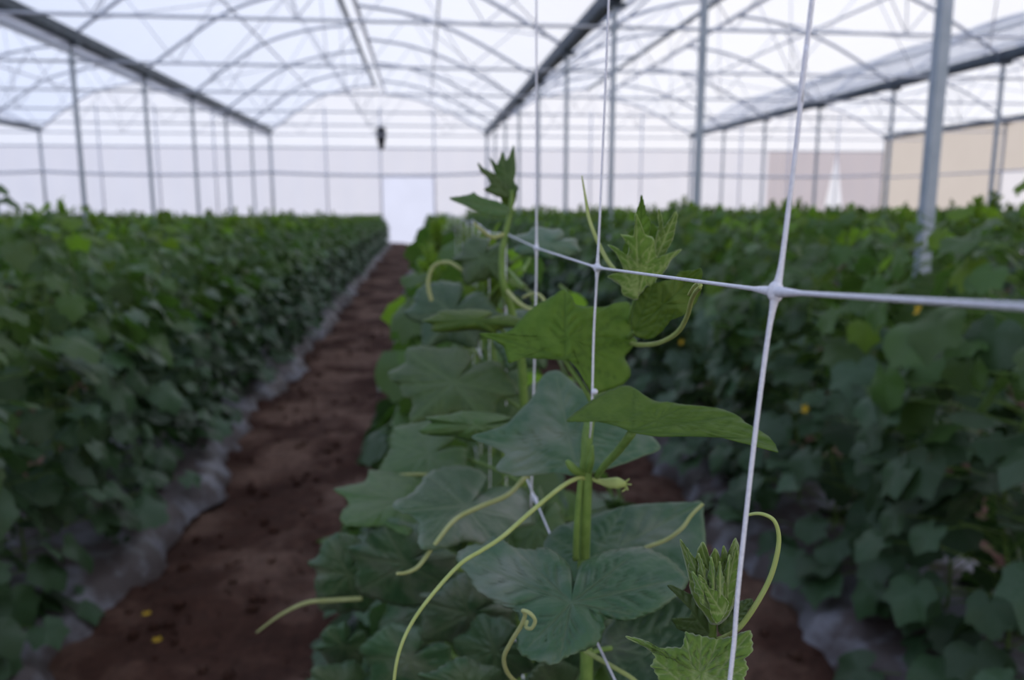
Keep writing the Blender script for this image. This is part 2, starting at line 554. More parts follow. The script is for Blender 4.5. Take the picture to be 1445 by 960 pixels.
# side walls
for nm, gx in (('wall_left', GUT[0]), ('wall_right', GUT[-1])):
    w = empty(nm, (gx, 0, 0))
    tag(w, kind='structure')
    for b in range(len(YS) - 1):
        ya, yb = YS[b], YS[b + 1]
        near_end = b >= len(YS) - 3
        for (za, zb, part) in ((-0.05, CAM_Z + 1.0, 0), (CAM_Z + 1.0, ZG, 1)):
            if nm == 'wall_left': m = M['wall_film'] if part else M['screen']
            else: m = M['shade'] if (part or near_end) else M['screen']
            V, F = [], []
            for q in range(9):
                yy = ya + (yb - ya) * q / 8
                V += [(0.03 * math.sin(q * 1.9 + b), yy, za), (0.03 * math.sin(q * 1.9 + b), yy, zb)]
            obj('cloth_panel', mesh('cloth_panel', V, [(2 * q, 2 * q + 2, 2 * q + 3, 2 * q + 1) for q in range(8)], m, True), w)
        MB().tube([(-0.05 if gx > 0 else 0.05, ya, 0), (-0.05 if gx > 0 else 0.05, ya, ZG)], [0.04], 6).build('stud', M['steel'], w, True)
    MB().tube([(-0.05 if gx > 0 else 0.05, YS[0], CAM_Z + 1.0), (-0.05 if gx > 0 else 0.05, YEND, CAM_Z + 1.0)], [0.03], 6).build('rail', M['tubing'], w, True)

# white curtain gathered at its top, hung in the opening between the brown cloths of the far right corner
cv, cf = [], []
N = 25
for k in range(7):
    t = k / 6
    for q in range(N):
        u = q / (N - 1) * 2 - 1
        cv.append((u * (0.04 + 0.58 * t), 0.05 * t * math.sin(11 * u) - 0.02, (1 - t) * (CAM_Z + 2.0)))
for k in range(6):
    for q in range(N - 1):
        cf.append((k * N + q, k * N + q + 1, (k + 1) * N + q + 1, (k + 1) * N + q))
cur = obj('gathered_curtain', mesh('gathered_curtain', cv, cf, M['white_cloth'], True), None, (16.42, YEND, 0))
tag(cur, 'white curtain gathered at the top in the far right corner', 'curtain')

# dark hanging lamp near the far end
hp = at(538, 196, 28.6)
lamp = empty('hanging_lamp', hp)
tag(lamp, 'small black lamp hanging from the ridge near the far end', 'lamp')
prof = [(0.03, 0.42), (0.12, 0.38), (0.17, 0.28), (0.17, 0.10), (0.14, -0.05), (0.11, -0.20), (0.09, -0.32), (0.05, -0.38)]
V = [(r * math.cos(2 * math.pi * s / 12), r * math.sin(2 * math.pi * s / 12), z) for r, z in prof for s in range(12)]
F = [(k * 12 + s, k * 12 + (s + 1) % 12, (k + 1) * 12 + (s + 1) % 12, (k + 1) * 12 + s) for k in range(len(prof) - 1) for s in range(12)]
F += [tuple(range(12)), tuple((len(prof) - 1) * 12 + s for s in range(12))]
obj('lamp_body', mesh('lamp_body', V, F, M['black'], True), lamp)
MB().tube([(0, 0, 0.4), (0.0, 0, CAM_Z + 4.2 - hp.z)], [0.008], 5).build('cable', M['tubing'], lamp)

# ------------------------------------------------------------------ mulch film along the three near rows
def mulch(name, xc, hw_l, hw_r, label, seed):
    r = np.random.default_rng(seed)
    ny, nx = 420, 15
    yy = 0.6 + (YEND - 1.0) * (np.linspace(0, 1, ny) ** 1.7)
    V = []
    k1, k2, k3 = r.uniform(0, 6, 3)
    for y in yy:
        el = hw_l + 0.045 * math.sin(y * 2.3 + k1) + 0.04 * math.sin(y * 5.7 + k2) + 0.018 * math.sin(y * 17 + k3) + r.normal(0, 0.012)
        er = hw_r + 0.045 * math.sin(y * 2.1 + k2) + 0.04 * math.sin(y * 6.1 + k3) + 0.018 * math.sin(y * 15 + k1) + r.normal(0, 0.012)
        for q in range(nx):
            u = q / (nx - 1)
            x = xc - el + (el + er) * u
            z = 0.02 + 0.13 * math.sin(math.pi * u) ** 0.6 + 0.010 * math.sin(y * 23 + q * 1.3) + 0.007 * math.sin(y * 41 + q * 2.7)
            if q in (0, nx - 1): z = -0.03
            V.append((x, y, z))
    F = [(a * nx + q, a * nx + q + 1, (a + 1) * nx + q + 1, (a + 1) * nx + q) for a in range(ny - 1) for q in range(nx - 1)]
    o = obj(name, mesh(name, V, F, M['mulch'], True))
    tag(o, label, 'mulch film')


mulch('mulch_film', -1.60, 0.5, 0.45, 'crinkled grey plastic film along the left edge of the soil path', 1)
mulch('mulch_film', 0.02, 0.30, 0.30, 'grey plastic film bed under the middle crop row with the net', 2)
mulch('mulch_film', 1.75, 0.44, 0.5, 'grey plastic film bed at the foot of the right crop wall', 3)

# loose clods on the path
cl = MB()
for _ in range(700):
    x, y = rng.uniform(-1.15, -0.2), 0.9 + 9 * rng.random() ** 1.5
    if rng.random() < 0.3: x = rng.uniform(0.3, 1.3)
    r = 0.008 + 0.022 * rng.random() ** 2.5
    ico = [(0, 0, 1), (0.89, 0, 0.45), (0.28, 0.85, 0.45), (-0.72, 0.53, 0.45), (-0.72, -0.53, 0.45), (0.28, -0.85, 0.45),
           (0.72, 0.53, -0.45), (-0.28, 0.85, -0.45), (-0.89, 0, -0.45), (-0.28, -0.85, -0.45), (0.72, -0.53, -0.45), (0, 0, -1)]
    fi = [(0, 1, 2), (0, 2, 3), (0, 3, 4), (0, 4, 5), (0, 5, 1), (1, 6, 2), (2, 7, 3), (3, 8, 4), (4, 9, 5), (5, 10, 1), (2, 6, 7), (3, 7, 8), (4, 8, 9), (5, 9, 10), (1, 10, 6), (6, 11, 7), (7, 11, 8), (8, 11, 9), (9, 11, 10), (10, 11, 6)]
    j = rng.uniform(0.7, 1.3, (12, 1))
    zz = float(fbm(np.array([x]), np.array([y]), 3)[0]) - 0.02
    cl.add(np.array(ico) * j * np.array((r, r, r * 0.75)) + np.array((x, y, zz + r * 0.4)), fi)
tag(cl.build('soil_clods', M['soil'], None, True), 'loose brown clods of earth scattered over the soil paths', 'soil', kind='stuff')

# ------------------------------------------------------------------ generic cucumber plants
POLAR = [(0, 1.0), (14, 0.84), (28, 0.76), (42, 0.80), (52, 0.86), (62, 0.76), (78, 0.70), (95, 0.74), (108, 0.70), (125, 0.60), (145, 0.55), (162, 0.46), (174, 0.26), (180, 0.10)]


def unit_leaf(seed, low=False):
    """cucumber leaf in its own frame: petiole at the origin, tip along +y, upper face +z"""
    r = np.random.default_rng(seed)
    pol = POLAR if not low else [POLAR[i] for i in (0, 2, 4, 6, 7, 10, 12)]
    ang = [a for a, _ in pol] + [360 - a for a, _ in reversed(pol[1:] if low else pol[1:-1])]
    rad = [q for _, q in pol] + [q for _, q in reversed(pol[1:] if low else pol[1:-1])]
    ang = np.radians(ang)
    rad = np.array(rad) * r.uniform(0.9, 1.1, len(rad))
    n = len(ang)
    ph = r.uniform(0, 6.28, 3)
    cup, fold = r.uniform(0.10, 0.32), r.uniform(-0.05, 0.22)
    V, F = [(0, 0, 0)], []
    rings = (1.0,) if low else (0.5, 1.0)
    for t in rings:
        for a, q in zip(ang, rad):
            x, y = math.sin(a) * q * t, math.cos(a) * q * t
            z = -cup * (x * x + y * y) + fold * abs(x) + 0.07 * t * t * math.sin(4 * a + ph[0]) + 0.05 * t * math.sin(2 * a + ph[1])
            V.append((x, y, z))
    for k in range(n):
        F.append((0, 1 + (k + 1) % n, 1 + k))
    if not low:
        for k in range(n):
            k2 = (k + 1) % n
            F.append((1 + k, 1 + k2, 1 + n + k2, 1 + n + k))
    return np.array(V), F


SHAPES = [unit_leaf(s) for s in range(5)]
LOWS = [unit_leaf(20 + s, True) for s in range(5)]
LEAF_ME = {}
for mk in ('young', 'mid', 'old'):
    LEAF_ME[mk] = []
    for V, F in SHAPES:
        me = mesh('leaf', V, F, M[mk], True)
        LEAF_ME[mk].append(me)


def frame(p, d, nrm, s):
    d = d / np.linalg.norm(d)
    nrm = nrm - d * d.dot(nrm)
    nrm /= np.linalg.norm(nrm) + 1e-9
    x = np.cross(d, nrm)
    R = np.stack([x, d, nrm], 1)
    return R * s, p


def leaf_layout(r, h, n, left, right, zmin=0.04):
    """positions of the leaves of one vine: list of (attach, direction, normal, size, age 0..1, stem point)"""
    out = []
    for i in range(n):
        u = (i + r.random()) / n
        z = zmin + (h - zmin) * (1 - (1 - u) ** 1.1)
        top = (h - z) / h
        sgn = 1 if r.random() < 0.5 else -1
        az = (0 if sgn > 0 else math.pi) + r.normal(0, 0.75)
        reach = (right if math.cos(az) > 0 else left)
        L = reach * (0.35 + 0.65 * r.random()) * (0.35 + 0.65 * min(1, top * 4))
        out_v = np.array((math.cos(az), math.sin(az), 0))
        stem = np.array((0.0, 0.0, z - 0.05))
        p = out_v * L + np.array((0, 0, z + 0.02))
        s = r.uniform(0.078, 0.125) * (0.45 + 0.55 * min(1, top * 3.0))
        tilt = r.normal(0.75, 0.3)
        d = out_v * math.cos(tilt) + np.array((0, 0, -math.sin(tilt))) + r.normal(0, 0.18, 3)
        nv = out_v * math.sin(tilt) + np.array((0, 0, math.cos(tilt))) + r.normal(0, 0.18, 3)
        out.append((p, d, nv, s, top, stem))
    return out


def age_mat(r, top):
    q = top * 2.4 + r.normal(0, 0.2)
    return 'young' if q < 0.07 else ('mid' if q < 0.9 else 'old')


def stem_mesh(r, h, layout, detail=True):
    mb = MB()
    pts = [(0.02 * math.sin(k * 1.3 + h * 9) * (k > 0), 0.02 * math.cos(k * 1.7 + h * 5) * (k > 0), h * k / 8) for k in range(9)]
    mb.tube(crom(pts, 17), [0.006, 0.005, 0.003], 5)
    if detail:
        for (p, d, nv, s, top, st) in layout:
            mid = (p + st) / 2 + np.array((0, 0, 0.02))
            mb.tube([st, mid, p], [0.0022, 0.0016], 3)
    return mb.mesh('stem', M['stem'], True)


def flower_mesh():
    V, F = [(0, 0, 0)], []
    for k in range(5):
        a = 2 * math.pi * k / 5
        for da, rr, z in ((-0.45, 0.6, 0.25), (0, 1.0, 0.35), (0.45, 0.6, 0.25)):
            V.append((rr * math.cos(a + da), rr * math.sin(a + da), z))
        o = 1 + 3 * k
        F += [(0, o, o + 1), (0, o + 1, o + 2)]
    return mesh('flower', np.array(V) * 0.02, F, M['petal'], True)


FLOWER = flower_mesh()


def shoot_mesh(r):
    """the upright young tip of a vine"""
    mb = MB()
    for k in range(7):
        az = k * 2.4 + r.random()
        lean = 0.25 + 0.09 * k
        V, F = SHAPES[k % 5]
        d = np.array((math.cos(az) * math.sin(lean), math.sin(az) * math.sin(lean), math.cos(lean)))
        nv = np.array((-math.cos(az) * math.cos(lean), -math.sin(az) * math.cos(lean), math.sin(lean)))
        R, p = frame(np.array((0, 0, -0.012 * k)), d, nv, 0.030 + 0.004 * k)
        mb.add(V * np.array((0.6, 1, 1)) @ R.T + p, F)
    mb.tube([(0, 0, -0.1), (0, 0, 0.01)], [0.003, 0.002], 4)
    return mb.mesh('shoot_tip', M['young'], True)


SHOOT = [shoot_mesh(np.random.default_rng(60 + s)) for s in range(3)]

near_protos, far_protos = {}, []


def near_plant(seed, h, n, left, right, reject=None):
    """one vine with every leaf an object of its own"""
    r = np.random.default_rng(seed)
    root = empty('cucumber_plant')
    lay = leaf_layout(r, h, n, left, right)
    if reject: lay = [q for q in lay if not reject(q[0], q[3])]
    obj('stem', stem_mesh(r, h, lay), root)
    for (p, d, nv, s, top, st) in lay:
        me = LEAF_ME[age_mat(r, top)][r.integers(5)]
        lf = obj('leaf', me, root)
        R, _ = frame(p, d, nv, s)
        lf.matrix_local = Matrix([[*R[0], p[0]], [*R[1], p[1]], [*R[2], p[2]], [0, 0, 0, 1]])
    obj('shoot_tip', SHOOT[seed % 3], root, (0, 0, h + r.uniform(0.0, 0.05)))
    for _ in range(1 if seed in (100, 102) else 0):
        z = r.uniform(0.5, h - 0.25)
        sg = -1 if r.random() < 0.5 else 1
        f = obj('flower', FLOWER, root, (sg * (right if sg > 0 else left) * 0.9, r.uniform(-0.1, 0.1), z))
        f.rotation_euler = (r.uniform(-0.5, 0.5), sg * 1.2, 0)
    return root


def copy_plant(src):
    c = src.copy()
    COL.objects.link(c)
    for ch in list(src.children):
        d = ch.copy()
        COL.objects.link(d)
        d.parent = c
        d.matrix_parent_inverse = ch.matrix_parent_inverse
    return c


def joined_leaves(r, lay, shapes):
    mb = MB()
    VV, FF, MI, o = [], [], [], 0
    for (p, d, nv, s, top, st) in lay:
        V, F = shapes[r.integers(len(shapes))]
        R, _ = frame(p, d, nv, s)
        VV.append(V @ R.T + p)
        FF += [tuple(o + i for i in f) for f in F]
        MI += [{'young': 0, 'mid': 1, 'old': 2}[age_mat(r, top)]] * len(F)
        o += len(V)
    return np.concatenate(VV), FF, MI


LM = [M['young'], M['mid'], M['old']]


def far_plant(seed, h, n, left, right, reject=None):
    r = np.random.default_rng(seed)
    root = empty('cucumber_plant')
    lay = leaf_layout(r, h, n, left, right)
    if reject: lay = [q for q in lay if not reject(q[0], q[3])]
    obj('stem', stem_mesh(r, h, lay, False), root)
    V, F, MI = joined_leaves(r, lay, LOWS)
    fo = obj('foliage', mesh('foliage', V, F, LM, False, MI), root)
    fo['kind'] = 'stuff'
    obj('shoot_tip', SHOOT[seed % 3], root, (0, 0, h))
    return root


SP = 0.35
count = 0


def height(y, x):
    return (1.45 if x < 1 else 1.47) - (0.013 if x < 1 else 0.009) * y + rng.normal(0, 0.025)


def place(src_list, x, y, label, group, ref_h=1.40, idx=[0]):
    i = idx[0]
    idx[0] += 1
    s = src_list[i % len(src_list)]
    if not s.get('used'):
        s['used'] = 1
        o = s
    else:
        o = copy_plant(s)
    h = height(y, x)
    if x < -1 and abs(y - 3.0) < 0.18 or x < -1 and abs(y - 3.7) < 0.18: h += 0.10
    if x > 1 and rng.random() < 0.15: h += 0.05
    if abs(x) < 0.5 and y > 2: x += min(0.21, 0.045 * (y - 2))
    o.location = (x + rng.normal(0, 0.03), y + rng.normal(0, 0.05), 0.0)
    o.rotation_euler = (0, 0, rng.normal(0, 0.12))
    k = h / ref_h
    o.scale = (1, 1, k)
    tag(o, label, 'plant', group)
    return o


NEAR_L = [near_plant(100 + s, 1.40, 92, 0.40, 0.40) for s in range(4)]
def outside(p, s):
    """the middle row is trimmed to a wedge: narrow at its top, wider at its foot"""
    drop = 1.42 - p[2]
    return p[0] < -(0.06 + 0.27 * drop) + 0.4 * s or p[0] > 0.10 + 0.30 * drop - 0.4 * s


NEAR_C = [near_plant(140 + s, 1.38, 150, 0.40, 0.34, outside) for s in range(4)]
FAR = [far_plant(200 + s, 1.40, 85, 0.40, 0.40) for s in range(5)]
FAR_C = [far_plant(220 + s, 1.38, 140, 0.30, 0.34, outside) for s in range(4)]

NTH = ['nearest'] + [w + ' from the front' for w in 'second third fourth fifth sixth seventh eighth ninth tenth eleventh twelfth thirteenth fourteenth fifteenth sixteenth seventeenth eighteenth nineteenth twentieth'.split()]
TOTAL = 0
for row_x, near_set, far_set, y0, ynear, lab_n, lab_f, grp in (
        (-1.55, NEAR_L, FAR, 1.6, 6.2, 'leafy cucumber plant, %s in the crop wall left of the soil path', 'cucumber plant far along the crop row left of the soil path', 'left row'),
        (1.72, NEAR_L, FAR, 1.3, 5.8, 'leafy cucumber plant, %s in the crop wall right of the net', 'cucumber plant far along the crop row right of the net', 'right row'),
        (0.05, NEAR_C, FAR_C, 1.05, 5.2, 'blurred cucumber plant, %s in the net row behind the sharp plant', 'cucumber plant far along the middle net row beside the soil path', 'middle row')):
    y = y0
    kk = 0
    while y < 29.6:
        near = y < ynear
        kk += 1
        place(near_set if near else far_set, row_x, y, lab_n % NTH[min(kk, 20) - 1] if near else lab_f, 'cucumber plants, %s, %s' % (grp, 'near' if near else 'far'))
        TOTAL += 1
        y += SP
y = 4.2
while TOTAL < 294:
    for row_x, side_, in ((-3.15, 'second row to the left'), (3.3, 'second row to the right')):
        place(FAR, row_x, y, 'cucumber plant in the %s, its top showing over the first row' % side_, 'cucumber plants, ' + side_)
        TOTAL += 1
    y += SP
Y2 = y
for s in NEAR_L + NEAR_C + FAR + FAR_C:
    pass
for o in list(COL.objects):
    if 'used' in o: del o['used']

# leaves of the middle row that would hang right against the lens side of the net are trimmed away
bpy.context.view_layer.update()
for o in [q for q in COL.objects if q.name.startswith('leaf')]:
    if o.parent and o.parent.name.startswith('cucumber_plant') and (o.matrix_world.translation - cam.location).length < 1.0:
        bpy.data.objects.remove(o)

# everything farther out: more plants than anyone could count
parts = []
r = np.random.default_rng(5)
lay = []
rows = [(-3.15, Y2), (3.3, Y2)] + [(-1.55 - 1.6 * k, 3.0 + 1.2 * k) for k in range(2, 12)] + [(1.72 + 1.6 * k, 2.5 + 1.2 * k) for k in range(2, 11)]
for (x, ya) in rows:
    ya = min(ya, 14)
    n = int((29.8 - ya) * 110)
    yy = r.uniform(ya, 29.8, n)
    for yv in yy:
        h = (1.45 if x < 1 else 1.47) - (0.013 if x < 1 else 0.009) * yv + 0.03 * math.sin(yv * 7.1 + x * 3) + 0.02 * math.sin(yv * 17 + x)
        z = h - 0.8 * r.random() ** 1.4
        top = (h - z) / h
        az = r.uniform(0, 6.28)
        ov = np.array((math.cos(az), math.sin(az), 0))
        rr = 0.36 * math.sqrt(r.random()) * (0.4 + 0.6 * min(1, top * 4))
        tilt = r.normal(0.75, 0.3)
        d = ov * math.cos(tilt) + np.array((0, 0, -math.sin(tilt)))
        nv = ov * math.sin(tilt) + np.array((0, 0, math.cos(tilt)))
        lay.append((np.array((x + rr * math.cos(az), yv, z)), d, nv, r.uniform(0.07, 0.105) * (0.55 + 0.45 * min(1, top * 3.5)), top, None))
    for _ in range(int((29.8 - ya) * 1.1)):       # sprigs standing above the row
        yv = r.uniform(ya, 29.8)
        h = (1.45 if x < 1 else 1.47) - (0.013 if x < 1 else 0.009) * yv
        t = r.uniform(0.04, 0.2)
        for k in range(6):
            az = r.uniform(0, 6.28)
            ov = np.array((math.cos(az), math.sin(az), 0))
            lay.append((np.array((x, yv, h + t * k / 6)), ov * 0.5 + np.array((0, 0, 0.8)), -ov * 0.8 + np.array((0, 0, 0.5)), 0.05, 0.0, None))
V, F, MI = joined_leaves(r, lay, LOWS)
tag(obj('distant_crop_rows', mesh('distant_crop_rows', V, F, LM, False, MI)), 'green mass of cucumber plants in all the rows farther out', 'crop', kind='stuff')

# ------------------------------------------------------------------ trellis net on the middle row
NX = 0.089
net = empty('trellis_net', (0, 0, 0))
tag(net, 'white plastic trellis net with wide square mesh in front of the cucumber plants', 'net')
net_nodes = {}
P1, P2, P3 = at(1095, 412, 0.2), at(843, 378, 0.4), at(757, 350, 0.6)
top_nodes = [Vector((P1.x, -0.2, P1.z + 0.03)), Vector((P1.x + 0.001, 0.0, P1.z + 0.014)), P1, P2, P3]
for k in range(4, 16):
    top_nodes.append(Vector((P3.x + 0.003 * math.sin(k), 0.2 * k, P3.z + 0.004 * math.sin(k * 2.1))))
P0s = at(1445, 433, 0.114)
top_nodes[1] = P1 + (P0s - P1) * (0.2 / (0.2 - 0.114))
low_nodes = [Vector((p.x, p.y, p.z - 0.2)) for p in top_nodes]


def string(pts, r0, name='net_string', knot_r=2.6, wob=0.0):
    """a strand that swells toward the knots at the given points"""
    allp, rad = [], []
    for a, b in zip(pts[:-1], pts[1:]):
        n = 14
        for k in range(n):
            t = k / n
            e_ = min(t, 1 - t) * (b - a).length
            allp.append(a.lerp(b, t))
            rad.append(r0 * (1 + (knot_r - 1) * math.exp(-e_ / 0.0045)))
    allp.append(pts[-1]); rad.append(r0 * knot_r)
    V, F = tube(allp, rad, 8)
    return obj(name, mesh(name, V, F, M['string'], True), net)


string(top_nodes, 0.00062)
string(low_nodes, 0.0007)
string([Vector((p.x, p.y, p.z - 0.4)) for p in top_nodes[3:]], 0.0009)
# vertical strands: near ones follow their slack line
def vert(pix, y, z_top, z_bot, r0):
    pts = [at(q[0], q[1], q[2] if len(q) > 2 else y) for q in pix]
    d = (pts[0] - pts[1])
    up = pts[0] + d * ((z_top - pts[0].z) / d.z) if z_top > pts[0].z else pts[0]
    d2 = pts[-1] - pts[-2]
    dn = pts[-1] + d2 * ((z_bot - pts[-1].z) / d2.z)
    allp = [up] + pts + [dn]
    P = crom([tuple(p) for p in allp], 90)
    rad = []
    kn = [P1, P2, P3]
    for p in P:
        e_ = min((Vector(p) - q).length for q in kn)
        rad.append(r0 * (1 + 1.7 * math.exp(-e_ / 0.003)))
    V, F = tube(P, rad, 8)
    obj('net_string', mesh('net_string', V, F, M['string'], True), net)


vert([(1146, 0), (1139, 60), (1130, 130), (1128, 165), (1117, 260), (1103, 370), (1095, 412), (1083, 480), (1066, 610), (1047, 780), (1040, 850), (1036, 905), (1030, 960)], 0.2, 1.85, 1.28, 0.00068)
vert([(859, 0), (855, 110), (849, 250), (843, 378), (838, 470), (836, 550), (834, 600, .405), (830, 645, .44), (826, 720, .455)], 0.4, 1.85, 1.27, 0.0006)
vert([(757, 110), (757, 250), (757, 350), (756, 430), (753, 560)], 0.6, 1.85, 1.26, 0.0007)
for k in range(4, 16):
    p = top_nodes[k + 1]
    string([p, low_nodes[k + 1], Vector((p.x, p.y, p.z - 0.4))], 0.0005)


def blob(p, rx, ry, rz, name='knot'):
    V, F = [], []
    nu, nv = 12, 8
    for j in range(nv + 1):
        for i in range(nu):
            th, ph = 2 * math.pi * i / nu, math.pi * j / nv
            w = 1 + 0.08 * math.sin(3 * th)
            V.append((p.x + rx * w * math.sin(ph) * math.cos(th), p.y + ry * w * math.sin(ph) * math.sin(th), p.z + rz * math.cos(ph)))
    for j in range(nv):
        for i in range(nu):
            F.append((j * nu + i, j * nu + (i + 1) % nu, (j + 1) * nu + (i + 1) % nu, (j + 1) * nu + i))
    return obj(name, mesh(name, V, F, M['string'], True), net)


blob(P1, 0.0022, 0.0019, 0.0030)
for p in top_nodes[3:8] + low_nodes[3:8]:
    blob(p, 0.0020, 0.0022, 0.0026)
blob(at(839, 553, 0.398), 0.0018, 0.0018, 0.0016)


# ------------------------------------------------------------------ sharp plants in front
def seg_dist(P, a, b):
    ab = b - a
    t = np.clip(((P - a) @ ab) / (ab @ ab + 1e-9), 0, 1)
    return np.linalg.norm(P - (a + t[:, None] * ab), axis=1), t


def hero_leaf(parent, outline, center, Y, slope=(0, 0), veins=(), origin=None, mat='mid', dome=0.0, blister=0.0012, teeth=0.025,
              nt=34, n=170, rings=16, extra=None, curl=0.0, vw=1.5, petiole=None, label=None, pr=0.0014, thick=0.0004):
    """leaf blade: outline with its distance given by a tilted, domed surface; veins sunk or raised on the mesh"""
    C = np.array(center, float)
    O = crom(outline, n, True)
    d = O - C
    R = np.linalg.norm(d, axis=1)
    seg = np.linalg.norm(np.roll(O, -1, 0) - O, axis=1)
    s = np.cumsum(seg) / seg.sum()
    saw = (s * nt) % 1.0
    saw = np.where(saw < 0.7, saw / 0.7, (1 - saw) / 0.3)
    O = C + d * (1 + teeth * (saw - 0.4) * np.minimum(1, 60 / (R + 1e-6)))[:, None]
    T = np.concatenate([[0], np.linspace(0, 1, rings + 1)[1:] ** 0.85])
    P2 = [C[None, :]]
    TT = [np.zeros(1)]
    for t in T[1:]:
        P2.append(C + (O - C) * t)
        TT.append(np.full(n, t))
    P2 = np.concatenate(P2)
    TT = np.concatenate(TT)
    Yd = Y + slope[0] * (P2[:, 0] - C[0]) / 100 + slope[1] * (P2[:, 1] - C[1]) / 100 + curl * TT ** 3 - dome * (1 - TT ** 2)
    if extra is not None: Yd = Yd + extra(P2[:, 0], P2[:, 1])
    # veins
    og = np.array(origin if origin is not None else center, float)
    segs = []
    for v in veins:
        pl = [og] + [np.array(q, float) for q in (v if isinstance(v[0], (tuple, list)) else [v])]
        for a, b in zip(pl[:-1], pl[1:]):
            segs.append((a, b, 1.0))
        a, b = pl[0], pl[-1]
        L = np.linalg.norm(b - a)
        u = (b - a) / (L + 1e-9)
        for k, f in enumerate((0.22, 0.4, 0.58, 0.75)):
            for sg in (1, -1):
                an = sg * 0.75
                w = np.array((u[0] * math.cos(an) - u[1] * math.sin(an), u[0] * math.sin(an) + u[1] * math.cos(an)))
                f2 = f + (0.05 if sg > 0 else 0)
                segs.append((a + u * L * f2, a + u * L * f2 + w * L * 0.34 * (1.1 - f), 0.5))
    vein = np.zeros(len(P2))
    near = np.full(len(P2), 1e3)
    rim = 0.75 * np.clip((TT - 0.965) / 0.035, 0, 1)
    for a, b, w in segs:
        dd, t = seg_dist(P2, a, b)
        ww = vw * (0.55 + 0.45 * w) * (1.15 - 0.6 * t)
        vein = np.maximum(vein, (0.45 + 0.55 * w) * np.exp(-(dd / ww) ** 2))
        near = np.minimum(near, dd / (0.5 + 0.5 * w))
    vein = np.maximum(vein, rim)
    bump = 1.6 * blister * (1 - np.exp(-near / 9.0)) if segs else np.zeros(len(P2))
    ed = 0.0006 * TT ** 4 * np.sin(np.arange(len(P2)) * 0.55)
    W = np.array([tuple(at(a, b, y)) for (a, b), y in zip(P2, Yd - bump * (1 - TT ** 6) + ed)])
    F = [(0, 1 + (k + 1) % n, 1 + k) for k in range(n)]
    for q in range(rings - 1):
        b0, b1 = 1 + q * n, 1 + (q + 1) * n
        F += [(b0 + k, b0 + (k + 1) % n, b1 + (k + 1) % n, b1 + k) for k in range(n)]
    me = mesh('leaf', W, F, M[mat], True)
    at_ = me.attributes.new('vein', 'FLOAT', 'POINT')
    at_.data.foreach_set('value', vein.astype(np.float32))
    o = obj('leaf', me, parent)
    so = o.modifiers.new('thickness', 'SOLIDIFY')
    so.thickness = thick
    so.offset = 0
    if label: o['label'] = label
    if petiole:
        pts = crom([tuple(at(*q)) for q in petiole], 14)
        V, F = tube(pts, [pr * 1.2, pr], 7)
        obj('petiole', mesh('petiole', V, F, M['stem'], True), o)
    return o


def hero_tube(name, parent, pix, radii, mat, n=60, seg=8, label=None):
    pts = crom([tuple(at(*q)) for q in pix], n)
    V, F = tube(pts, radii, seg)
    o = obj(name, mesh(name, V, F, M[mat], True), parent)
    if label: o['label'] = label
    return o


# ---- plant A: the sharp one in the middle
A = empty('cucumber_plant', (NX, 0.42, 0))
tag(A, 'sharp young cucumber vine climbing the net in the centre, lobed leaves and long tendrils', 'plant')
bpy.context.view_layer.update()


def reparent(root):
    inv = root.matrix_world.inverted()
    for ch in root.children:
        ch.matrix_parent_inverse = inv


stem_pts = [tuple(at(*q)) for q in [(912, 352, .392), (905, 400, .400), (893, 440, .44), (882, 485, .465), (858, 535, .455), (838, 575, .43), (829, 620, .42), (828, 680, .42), (826, 740, .425), (824, 800, .43), (824, 900, .43), (826, 1000, .43)]]
low = stem_pts[-1]
stem_pts += [(low[0] - 0.01, low[1] + 0.02, 0.9), (low[0] + 0.01, low[1] + 0.02, 0.5), (NX, 0.42, 0.02)]
pts = crom(stem_pts, 120)
V, F = tube(pts, [0.0016, 0.002, 0.0028, 0.0034, 0.0037, 0.004, 0.0045, 0.005], 10)
V = np.array(V)
for k in range(len(pts)):      # ridged, as cucumber stems are
    for s in range(10):
        if s % 2: V[k * 10 + s] = pts[k] + (V[k * 10 + s] - pts[k]) * 0.78
obj('stem', mesh('stem', V, F, M['stem'], True), A)
hero_tube('side_stem', A, [(812, 790, .425), (814, 740, .42), (818, 690, .418), (824, 640, .418), (830, 600, .42)], [0.0018, 0.0015], 'stem', 30)

hero_leaf(A, [(676, 471), (716, 469), (739, 446), (760, 429), (777, 420), (795, 409), (807, 420), (814, 431), (836, 433), (856, 433), (868, 428), (889, 429), (891, 469), (898, 483), (882, 504), (890, 523), (880, 542), (841, 555), (829, 545), (817, 524), (803, 509), (795, 508), (754, 506), (735, 505), (718, 512), (712, 492), (700, 482)],
          (803, 478), .432, (-0.006, -0.018), [((690, 473)), ((797, 415)), ((884, 436)), ((884, 482)), ((872, 535)), ((725, 500))], (797, 507), 'young',
          extra=lambda x, y: 0.020 * np.clip((x - 806) / 80, 0, 1) + 0.006 * np.clip((790 - x) / 100, 0, 1), blister=0.0018, vw=2.0,
          petiole=[(797, 507, .434), (812, 530, .432), (826, 550, .43), (836, 572, .43)], label='bright green five-pointed leaf behind the strings')
hero_leaf(A, [(799, 594), (821, 576), (848, 557), (877, 545), (893, 547), (912, 560), (927, 567), (945, 568), (962, 571), (1004, 575), (1022, 579), (1043, 588), (1051, 596), (1069, 606), (1085, 617), (1093, 626), (1098, 638), (1094, 636), (1084, 628), (1067, 622), (1040, 619), (1008, 617), (960, 616), (925, 616), (900, 612), (888, 609), (869, 601), (842, 595), (815, 594)],
          (930, 594), .352, (-0.018, -0.05), [((1085, 622)), ((895, 552)), ((820, 586)), ((960, 577)), ((1030, 588))], (893, 609), 'young', blister=0.0012, vw=2.0, teeth=0.02, nt=46,
          petiole=[(892, 611, .362), (872, 637, .38), (855, 655, .40), (842, 672, .418)], pr=0.0019, label='long pointed leaf seen from below, reaching right to the near string')
